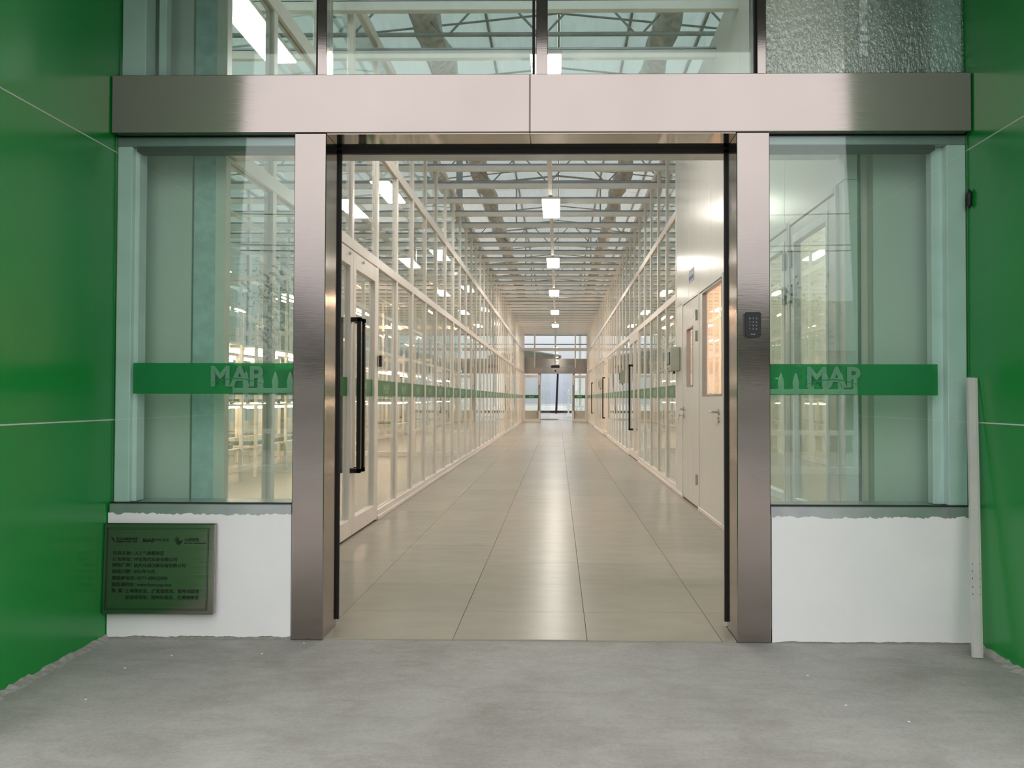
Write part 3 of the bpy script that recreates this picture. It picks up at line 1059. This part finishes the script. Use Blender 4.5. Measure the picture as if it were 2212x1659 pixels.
# ---- cross partitions inside side rooms --------------------------------------------------------------
def cross(x0, x1, y, label):
    o = thing('glass_partition', label, 'partition', kind='structure')
    n = max(2, round((x1 - x0) / .95))
    st = (x1 - x0) / n
    m = CB(-.031, .031, -.035, .035, 0, ZTOP, .004).mesh('mullion', WHITE_AL)
    pm = [B(-st / 2 + .031, st / 2 - .031, -.004, .004, a, b).mesh('pane', GLASS_P) for a, b in ((.085, 2.235), (2.32, 3.26), (3.36, 4.21))]
    for i in range(n + 1):
        ob('mullion', m, o, (x0 + st * i, y, 0))
        if i < n:
            for p in pm:
                ob('pane', p, o, (x0 + st * (i + .5), y, 0))
    for z0, z1 in RAILS_L:
        part('rail', CB(x0, x1, y - .038, y + .038, z0, z1, .004), WHITE_AL, o)
cross(OUT_L + .1, XL - .12, MUL[13], 'white framed glass cross partition of the left rooms, nearer the entrance')
cross(OUT_L + .1, XL - .12, MUL[25], 'white framed glass cross partition of the left rooms, nearer the far end')
cross(XR + .12, OUT_R - .1, MULR[8], 'white framed glass cross partition of the right rooms, nearer the entrance')
cross(XR + .12, OUT_R - .1, MULR[20], 'white framed glass cross partition of the right rooms, nearer the far end')

# ================================================================== THINGS
# ---- lamps -------------------------------------------------------------------------------------------
ORD = ['first', 'second', 'third', 'fourth', 'fifth', 'sixth']
lamp0 = thing('linear_lamp', 'white panel lamp under the centre beam', 'lamp', group='panel lamps down the passage')
part('lamp_body', CB(-.135, .135, 0, 1.16, .012, .05, .006), WHITE_AL, lamp0)
part('diffuser', CB(-.125, .125, .01, 1.15, 0, .0118, .004), LAMP_E, lamp0)
for x in (-.0, ):
    part('hanger', MB().tube((x, .2, .05), (x, .2, .06), .006, 6), SILVER, lamp0)
    part('hanger', MB().tube((x, 1.0, .05), (x, 1.0, .06), .006, 6), SILVER, lamp0)
for k in range(6):
    o = lamp0 if k == 0 else copy_tree(lamp0)
    o.location = (-.108, 2.98 + 4.8 * k, 3.925)
    o['label'] = ['white panel lamp half hidden behind the central mullion above the steel beam',
                  'largest white panel lamp seen through the doorway under the centre beam',
                  'white panel lamp second in the row seen through the doorway',
                  'white panel lamp third in the row seen through the doorway',
                  'white panel lamp fourth in the row seen through the doorway',
                  'white panel lamp closest to the far end of the passage'][k]
for side, X, n in (('left', -2.36, 6), ('right', 4.3, 5)):  # right row is unseen, added so both sides are lit alike
    for k in range(n):
        o = copy_tree(lamp0)
        o.location = (X, 1.97 + 4.85 * k + (6.4 if side == 'right' else 0), 3.925)
        o['label'] = 'white panel lamp under the joists of the %s rooms, %s from the entrance' % (side, ORD[k])
        o['group'] = 'panel lamps in the %s rooms' % side

# ---- racks with warm tubes -----------------------------------------------------------------------------
def make_rack():
    o = thing('plant_rack', '', 'rack', group='lit plant racks in the side rooms')
    L, D, H = 2.4, .7, 2.25
    pm = CB(-.02, .02, -.02, .02, 0, H, .003).mesh('upright', WHITE_AL)
    for x in (-D / 2, D / 2):
        for y in (0, L / 2, L):
            ob('upright', pm, o, (x, y, 0))
    for z in (.42, 1.0, 1.8):
        mb = MB().cbox(-D / 2, D / 2, 0, L, z - .03, z, .004)
        part('shelf', mb, WHITE_AL, o)
        if z < 1.5:
            tr = MB()
            for k in range(4):
                y = .08 + k * .58
                tr.cbox(-.28, .28, y, y + .5, z, z + .06, .01)
            part('tray', tr, BUILD_G, o)
    for z in (.965, 1.765):
        tb = MB()
        for x in (-.2, .2):
            tb.tube((x, .06, z - .02), (x, L - .06, z - .02), .016, 8)
        tag(part('tube_lamp', tb, WARM_E, o), 'pair of glowing warm tubes under the shelf')
    return o
rack0 = make_rack()
spots = [(-4.5, 4.4), (-4.5, 7.3), (-4.5, 10.2), (-5.7, 5.2), (-5.7, 8.4), (-4.5, 16.5), (-4.5, 20), (-4.5, 27), (4.2, 7.0), (4.2, 14.2), (4.2, 17.8), (4.2, 26)]
NAMES = ['lit shelf rack behind the left glass wall, nearest the entrance', 'lit shelf rack behind the left glass wall, second in its row',
         'lit shelf rack behind the left glass wall, third in its row before the cross partition', 'lit shelf rack by the left outer wall, nearer the entrance',
         'lit shelf rack by the left outer wall, farther from the entrance', 'lit shelf rack in the middle left room, nearer one',
         'lit shelf rack in the middle left room, farther one', 'lit shelf rack in the last left room near the far end',
         'lit shelf rack in the right room just past the white panel wall', 'lit shelf rack in the middle right room, nearer one',
         'lit shelf rack in the middle right room, farther one', 'lit shelf rack in the last right room near the far end']
for i, (x, y) in enumerate(spots):
    o = rack0 if i == 0 else copy_tree(rack0)
    o.location = (x, y, -.002)
    o['label'] = NAMES[i]

# ---- high warm lamps near the far end ---------------------------------------------------------------------
hl0 = thing('grow_lamp', '', 'lamp', group='warm grow lamps hung in the side rooms')
part('reflector', MB().cbox(-.05, .05, -.6, .6, .0, .09, .01), WHITE_AL, hl0)
part('tube', MB().tube((-.1, -.55, .01), (-.1, .55, .01), .02, 8).tube((.1, -.55, .01), (.1, .55, .01), .02, 8), GROW_E, hl0)
part('hanging_wire', MB().tube((0, -.5, .09), (0, -.5, .685), .004, 5), SILVER, hl0)
part('hanging_wire', MB().tube((0, .5, .09), (0, .5, .685), .004, 5), SILVER, hl0)
hs = [(-3.2, 17.2), (-5.2, 17.2), (-3.2, 21.4), (-5.2, 21.4), (-3.2, 27.0), (-3.2, 30.6), (3.0, 14.5), (3.0, 18.6), (5.0, 16.4), (3.0, 25.0), (3.0, 29.6), (5.0, 27)]
for i, (x, y) in enumerate(hs):
    o = hl0 if i == 0 else copy_tree(hl0)
    o.location = (x, y, 3.3)
    o['label'] = 'warm grow lamp hung in the %s %s room, %s' % ('middle' if y < 23 else 'last', 'left' if x < 0 else 'right',
        ['by the passage, nearer one', 'by the outer wall, nearer one', 'by the passage, farther one', 'by the outer wall, farther one', 'by the passage, nearer one', 'by the passage, farther one',
         'by the passage, nearer one', 'by the passage, farther one', 'by the outer wall', 'by the passage, nearer one', 'by the passage, farther one', 'by the outer wall'][i])

# ---- plaque ---------------------------------------------------------------------------------------------
PX0, PX1, PZ0, PZ1 = WL + .002, -1.526, .113, .514
pl = thing('plaque', 'brushed steel project plaque with engraved black Chinese text on the white plinth', 'plaque', (0, 0, 0))
PLATE = steel_mat('plaque_steel', base=(.37, .345, .315), rough=.14, stretch=(1, 1, 40))
part('plate', CB(PX0, PX1, -.032, -.0065, PZ0, PZ1, .004), PLATE, pl)
ib = MB()
def rect_line(mb, x0, x1, z0, z1, t, y):
    for q in ((x0, x1, z0, z0 + t), (x0, x1, z1 - t, z1), (x0, x0 + t, z0 + t, z1 - t), (x1 - t, x1, z0 + t, z1 - t)):
        mb.box(q[0], q[1], y - .0006, y, q[2], q[3])
WX = PX1 - PX0; WZ = PZ1 - PZ0
U = lambda px: PX0 + (px - 48) / (1985 - 48) * WX
V = lambda py: PZ1 - (py - 52) / (1592 - 52) * WZ
yy = -.0322
rect_line(ib, U(106), U(1880), V(1515), V(128), .0022, yy)
rect_line(ib, U(128), U(1858), V(1492), V(155), .0010, yy)
part('border_line', ib, INK, pl)
def line_text(mb, s, px, py_base, hpx, bold=.012, x1=None):
    size = hpx / (1592 - 52) * WZ / .86
    wd = None if x1 is None else (x1 - px) / (1985 - 48) * WX
    mb.text(s, size, lambda u, v: (U(px) + u, yy - .0008, V(py_base) + v), bold, wd)
tx = MB()
rows = [('项目名称：', 215, 585, 62, 555), ('人工气候粗控区', 595, 585, 62, 1110),
        ('使用单位：', 215, 688, 62, 555), ('中化现代农业有限公司', 595, 690, 62, 1335),
        ('制造厂商：', 215, 785, 62, 555), ('杭州马成仪器设备有限公司', 590, 792, 62, 1485),
        ('制造日期：', 215, 895, 62, 555), ('2021年12月', 580, 893, 60, 950),
        ('制造商电话：', 215, 1005, 62, 625), ('0571-88322006', 652, 1005, 66, 1180),
        ('制造商网址：', 215, 1115, 62, 625), ('www.hzmcyq.com', 650, 1115, 66, 1250),
        ('数  量：', 215, 1218, 62, 430), ('土壤评价室、灌溉管理室、营养试验室', 455, 1225, 62, 1735),
        ('加速侵染室、接种实验室、生测观察室', 455, 1330, 62, 1730)]
for s_, px, pb, hp, x1 in rows:
    line_text(tx, s_, px, pb, hp, .014, x1)
part('engraved_text', tx, INK, pl)
lg = MB()
line_text(lg, '先正达集团中国', 268, 338, 46, .02, 635)
line_text(lg, 'Syngenta Group China', 268, 375, 34, .01, 635)
def pv(px, py): return (U(px), yy - .0008, V(py))
lg.add([pv(175, 290), pv(200, 300), pv(262, 372), pv(232, 362)], [(0, 1, 2, 3)])
lg.add([pv(205, 320), pv(228, 318), pv(238, 300), pv(228, 306)], [(0, 1, 2, 3)])
line_text(lg, 'MAP', 735, 372, 80, .03, 940)
line_text(lg, '中化农业', 950, 355, 52, .012, 1190)
swoosh(lg, lambda u, v: (U(735) + u, yy - .0010, V(375) + v), .053, .006, .003)
# round emblem with a bowl and a leaf
n = 16
bowl = [pv(1300 + 125 * i / n, 372 - 34 * i / n - 6 * math.sin(math.pi * i / n)) for i in range(n + 1)]
bowl += [pv(1425 - 125 * i / n, 338 + 34 * i / n + 62 * math.sin(math.pi * min(1, i / n * .94 + .06))) for i in range(1, n)]
lg.add(bowl, [tuple(range(len(bowl)))])
arc = []
for i in range(13):
    a = math.radians(95 + 100 * i / 12)
    arc.append((1355 + 72 * math.cos(a), 345 - 72 * math.sin(a)))
for i in range(12, -1, -1):
    a = math.radians(95 + 100 * i / 12)
    arc.append((1355 + 64 * math.cos(a), 345 - 64 * math.sin(a)))
for i in range(12):
    lg.add([pv(*arc[i]), pv(*arc[i + 1]), pv(*arc[24 - i]), pv(*arc[25 - i])], [(0, 1, 2, 3)])
line_text(lg, '馬', 1306, 350, 52, .02)
line_text(lg, '马成制造', 1455, 352, 56, .014, 1710)
line_text(lg, 'Ma-Cheng Manufacturing', 1455, 395, 30, .02, 1840)
tag(part('engraved_logos', lg, INK, pl), 'row of three company marks in black')
piv = Vector((0, -.0065, PZ1))
pl.rotation_euler = (math.radians(-2.4), 0, 0)
pl.location = piv - Matrix.Rotation(math.radians(-2.4), 3, 'X') @ piv

# ---- keypad ------------------------------------------------------------------------------------------------
kp = thing('access_keypad', 'black access keypad on the right steel post', 'keypad', (.865, YF, 1.4045))
out_ = [(-.0365, -.046), (-.030, -.053), (-.012, -.0575), (.012, -.0575), (.030, -.053), (.0365, -.046), (.0365, .052), (.032, .0575), (-.032, .0575), (-.0365, .052)]
kb = MB().prism(out_, lambda u, v, d: (u, d, v), 0, -.016)
sc = [(u * .93, v * .95) for u, v in out_]
kb.prism(sc, lambda u, v, d: (u, d, v), -.016, -.020)
part('housing', kb, PLASTIC_BLACK, kp)
KEYW = simple('pale_key_print', (.30, .33, .36), .4)
kk = MB()
for r in range(4):
    for c in range(3):
        s_ = ('123', '456', '789', '*0#')[r][c]
        wd = .0052
        kk.text(s_, .009, lambda u, v, r=r, c=c: (-.0165 + c * .0145 + u, -.0204, .026 - r * .0155 + v), .02, wd)
part('digits', kk, KEYW, kp)
em = MB()
for c in range(3):
    em.cbox(-.009 + c * .0065, -.0045 + c * .0065, -.0206, -.0199, -.0435, -.0385, .0003)
part('indicator', em, KEYW, kp)

# ---- trunking strip leaning at right ---------------------------------------------------------------------------
tk = thing('cable_trunking', 'pale plastic trunking strip leaning upright in the corner by the green wall', 'trunking')
bot, top_ = Vector((1.757, -.205, -.006)), Vector((1.820, -.055, 1.172))
dirn = (top_ - bot).normalized()
side_ = Vector((1, .0, 0)); side_ = (side_ - dirn * side_.dot(dirn)).normalized()
nor = dirn.cross(side_)
if nor.y > 0: nor = -nor
prof = [(-.021, 0), (.012, 0), (.012, .004), (.021, .004), (.021, -.014), (.018, -.014), (.018, .001), (-.018, -.003), (-.018, -.014), (-.021, -.014)]
Lh = (top_ - bot).length
prof2 = [(-.021, .0), (.011, .0), (.013, -.004), (.021, -.004), (.021, -.018), (.0185, -.018), (.0185, -.0065), (.012, -.0065), (.010, -.0025), (-.0185, -.0025), (-.0185, -.018), (-.021, -.018)]
part('channel', MB().prism(prof2, lambda u, v, d: bot + side_ * u + nor * v + dirn * d, .004, Lh), PLASTIC_WHITE, tk)
mk = MB()
for i, dz in enumerate((.26, .29, .325, .355, .385)):
    for u in (-.0205, .012):
        p = bot + side_ * u + nor * (.0006 if u < 0 else -.0034) + dirn * dz
        mk.add([p, p + side_ * .003, p + side_ * .003 + dirn * .006, p + dirn * .006], [(0, 1, 2, 3)])
tag(part('print_marks', mk, INK, tk), 'tiny black printed ticks')

# small dark clip on the window jamb at upper right
cl = thing('dark_clip', 'small black clip on the window edge beside the right green wall', 'clip', (WR - .010, -.004, 1.975))
part('clip_body', MB().lathe([(.003, -.045), (.012, -.03), (.009, -.01), (.014, .008), (.010, .028), (.003, .04)], 8), BLACK, cl)

# ---- reader, control boxes, notice ------------------------------------------------------------------------------
rd = thing('card_reader', 'small dark card reader on the left partition past the double door', 'reader', (XL, 3.475, 1.405))
part('backplate', CB(.003, .014, -.026, .026, -.053, .053, .003), SILVER, rd)
part('housing', CB(.0141, .036, -.022, .026, -.05, .05, .005), PLASTIC_BLACK, rd)
def control_box(y0, label):
    o = thing('control_box', label, 'control box', (XR - .003, y0, 1.39))
    part('housing', CB(-.105, .0, 0, .30, 0, .27, .008), BOX_GREY, o)
    sc_ = part('bezel', CB(-.112, -.1052, .05, .25, .07, .215, .003), PLASTIC_BLACK, o)
    tag(part('screen', B(-.1135, -.1121, .065, .235, .085, .20), emit_mat('lit_screen', (.55, .62, .55), .35), sc_), 'pale lit display')
    part('button', MB().tube((-.104, .2, .03), (-.112, .2, .03), .012, 10), PLASTIC_BLACK, o)
    part('gland', MB().tube((-.05, .12, 0), (-.05, .12, -.03), .012, 8), PLASTIC_BLACK, o)
    return o
control_box(5.36, 'grey control box with a display beside the narrow windowed panel door')
control_box(12.62, 'grey control box on the right partition past the nearest right glass door')
control_box(20.9, 'grey control box on the right partition past the middle right glass door')
nt_ = thing('notice_plate', 'small blue and white notice high on the white panel wall', 'notice', (XR, 0, 0))
part('plate', CB(-.006, -.0008, 4.46, 4.745, 2.285, 2.41, .002), STICK_W, nt_)
nb = MB()
for z0, z1, a, b in ((2.385, 2.40, 4.50, 4.58), (2.385, 2.40, 4.62, 4.70), (2.362, 2.368, 4.47, 4.735), (2.30, 2.345, 4.47, 4.735)):
    nb.box(-.0068, -.0062, a, b, z0, z1)
tag(part('print', nb, BLUE, nt_), 'blue printed bars')

# automatic door sensor bars on top of the beam
sb = thing('door_sensor', 'long grey sensor bar on top of the steel beam behind the glass', 'sensor', (0, 0, 0))
part('housing', CB(-.272, .172, .10, .17, 2.537, 2.583, .008), DARK_AL, sb)
part('lens', CB(-.07, -.03, .094, .1005, 2.545, 2.565, .002), PLASTIC_BLACK, sb)

# ---- paint flecks on the concrete ------------------------------------------------------------------------------
fm = MB()
fm.lathe([(.0045, 0), (.005, .0012), (.002, .002)], 6)
fk = fm.mesh('paint_fleck', PLASTER)
for (x, y, lb) in ((-1.62, -.23, 'just below the steel plaque'), (-1.73, -.39, 'in front of the plaque by the green wall'), (-1.25, -.20, 'near the foot of the left steel post'),
                   (-1.69, -.72, 'nearest the viewer by the left green wall'), (-1.12, -.05, 'right at the foot of the left steel post'), (1.02, -.72, 'in front of the right plinth, toward the middle'),
                   (1.18, -.86, 'nearest the viewer on the right side'), (.98, -.42, 'below the right steel post')):
    tag(ob('paint_fleck', fk, None, (x, y, -.006), (0, 0, rnd.uniform(0, 6))), 'tiny white paint fleck on the concrete ' + lb, 'fleck', 'paint flecks on the concrete')

# ================================================================== OUTSIDE, FAR END
tag(ob('ground', B(-60, 60, YE + .12, 160, -.3, -.03).mesh('far_yard', FIELD)), 'pale yard beyond the far doors', 'yard', kind='structure')
tag(ob('boundary_wall', CB(-30, 30, 57, 57.3, -.03, .50, .01).mesh('low_wall', BUILD_W)), 'low white boundary wall beyond the far doors', 'wall', kind='structure')
dm = thing('doormat', 'brown oval mat lying outside the far doors', 'mat', (-.75, 38.4, -.03))
mbm = MB()
mbm.lathe([(.72, 0), (.74, .01), (.70, .018)], 28)
part('pile', mbm, ASPHALT_D, dm, (0, 0, 0)).scale = (1.1, 1.5, 1)
gt = thing('gate_frame', 'tall black gate frame standing beyond the far doors', 'gate', (0, 55, -.03))
for gx in (-1.42, -.12, 4.2):
    part('gate_post', MB().prism([(gx - .09, 0), (gx + .07, 0), (gx + .19, 3.25), (gx + .05, 3.25)], lambda u, v, d: (u, d, v), -.06, .06), BLACK_METAL, gt)
part('bottom_rail', CB(-8, 8, -.05, .05, .05, .22, .01), BLACK_METAL, gt)
for k, z in enumerate((4.45, 3.9, 2.6)):
    mb = MB()
    pr = None
    for i in range(25):
        x = -29.94 + 59.88 * i / 24
        p = (x, 50 + k, z + .9 + .0012 * x * x)
        if pr: mb.tube(pr, p, .03, 5, caps=False)
        pr = p
    tag(ob('overhead_wire', mb.mesh('overhead_wire', BLACK)), 'dark overhead wire crossing the sky beyond the far doors, %s' % ('upper', 'middle', 'lower')[k], 'wire')
for sx in (-30, 30):
    up_ = thing('utility_pole', 'wooden pole carrying the overhead wires far to the %s beyond the passage' % ('left' if sx < 0 else 'right'), 'pole', (sx, 53.2, -.03))
    part('shaft', MB().tube((0, 0, 0), (0, 0, 7), .14, 10, .1), BARK, up_)
    for k, z in enumerate((6.43, 5.88, 4.58)):
        part('crossarm', CB(-.05, .05, 50 + k - 53.2 - .1, .1, z - .1, z + .0, .01), BARK, up_)
# white building beyond, right
fb = thing('white_building', 'white rendered building beyond the far end on the right', 'building', (6.7, 58, -.03))
part('wall', B(-5.2, 6, 0, 8, 0, 9), BUILD_W, fb)
for i in range(6):
    part('downpipe', MB().tube((-5.0 + i * .55, -.08, 0), (-5.0 + i * .55, -.08, 9), .05, 6), GALV, fb)

# ---- baluster fences -----------------------------------------------------------------------------------------
BAL = MB().lathe([(.06, 0), (.06, .10), (.035, .14), (.05, .22), (.068, .36), (.055, .50), (.038, .58), (.05, .62), (.038, .66), (.045, .86), (.038, .96),
                  (.055, .99), (.038, 1.03), (.045, 1.16), (.06, 1.22), (.04, 1.27), (.052, 1.33), (.035, 1.42), (.008, 1.5)], 9).mesh('baluster', FENCE_W)
def fence(x0, x1, y, z, label):
    o = thing('baluster_fence', label, 'fence', (0, y, z))
    part('base', CB(x0, x1, -.12, .12, 0, .12, .01), FENCE_W, o)
    part('rail', CB(x0, x1, -.04, .04, .62, .70, .008), FENCE_W, o)
    part('rail', CB(x0, x1, -.04, .04, 1.28, 1.36, .008), FENCE_W, o)
    x = x0 + .1
    while x < x1:
        ob('baluster', BAL, o, (x, 0, .12)); x += .24
    return o
fence(-9, 9, -9.2, -.125, 'white concrete baluster fence across the yard, mirrored in the entrance glass')
fence(.5, 6.5, 42, -.03, 'white concrete baluster fence beyond the far doors')

# ---- trees, shed and wires behind the viewer --------------------------------------------------------------------
def tree(x, y, h, label):
    o = thing('tree', label, 'tree', (x, y, -.125))
    rr = random.Random(int(x * 10))
    tk_ = MB().tube((0, 0, 0), (.05, .02, h * .45), .11, 8, .07)
    tips = []
    for i in range(14):
        a = rr.uniform(0, 6.28); z0 = h * rr.uniform(.3, .45)
        p = Vector((.04, .01, z0)); q = p + Vector((math.cos(a) * rr.uniform(.4, 1.1), math.sin(a) * rr.uniform(.4, 1.1), h * rr.uniform(.15, .5)))
        tk_.tube(p, q, .03, 5, .012, caps=False)
        tips.append(q)
        for j in range(5):
            q2 = q + Vector((rr.uniform(-.5, .5), rr.uniform(-.5, .5), rr.uniform(0, .7)))
            tk_.tube(p.lerp(q, rr.uniform(.5, 1)), q2, .012, 4, .004, caps=False); tips.append(q2)
    part('trunk', tk_, BARK, o)
    lv = MB()
    for q in tips:
        for j in range(22):
            c = q + Vector((rr.gauss(0, .22), rr.gauss(0, .22), rr.gauss(0, .22)))
            u = Vector((rr.uniform(-1, 1), rr.uniform(-1, 1), rr.uniform(-1, 1))).normalized() * .05
            v = u.orthogonal().normalized() * .025
            lv.add([c - u, c + v, c + u, c - v], [(0, 1, 2, 3)])
    tag(part('foliage', lv, LEAF, o), kind='stuff')
    return o
tree(3.9, -11.5, 3.2, 'small thin tree behind the yard fence, mirrored in the right window')
tree(-4.6, -11.2, 3.0, 'small thin tree behind the yard fence, mirrored in the left window')
sh = thing('farm_shed', 'grey green roofed shed behind the yard fence', 'shed', (10.2, -24, -.125))
part('wall', B(-6, 7, -4, 4, 0, 2.6), BUILD_G, sh)
part('roof', MB().prism([(-4.6, 2.6), (4.6, 2.6), (0, 4.6)], lambda u, v, d: (d, u, v), -6.4, 7.4), BUILD_G, sh)
hm = MB().cbox(-14, 14, -.5, .5, 0, 2.05, .1)
tag(ob('hedge', hm.mesh('hedge', LEAF), None, (0, -15.0, -.125)), 'clipped dark hedge behind the yard fence', 'hedge')
for k, z in enumerate((4.3, 4.5, 5.3)):
    mb = MB(); pr = None
    for i in range(21):
        x = -25 + 50 * i / 20
        p = (x, -14 - k * .4, z + .0015 * x * x)
        if pr: mb.tube(pr, p, .015, 5, caps=False)
        pr = p
    tag(ob('overhead_wire', mb.mesh('overhead_wire', BLACK)), 'dark overhead wire above the yard fence, %s' % ('lowest', 'middle', 'highest')[k], 'wire')
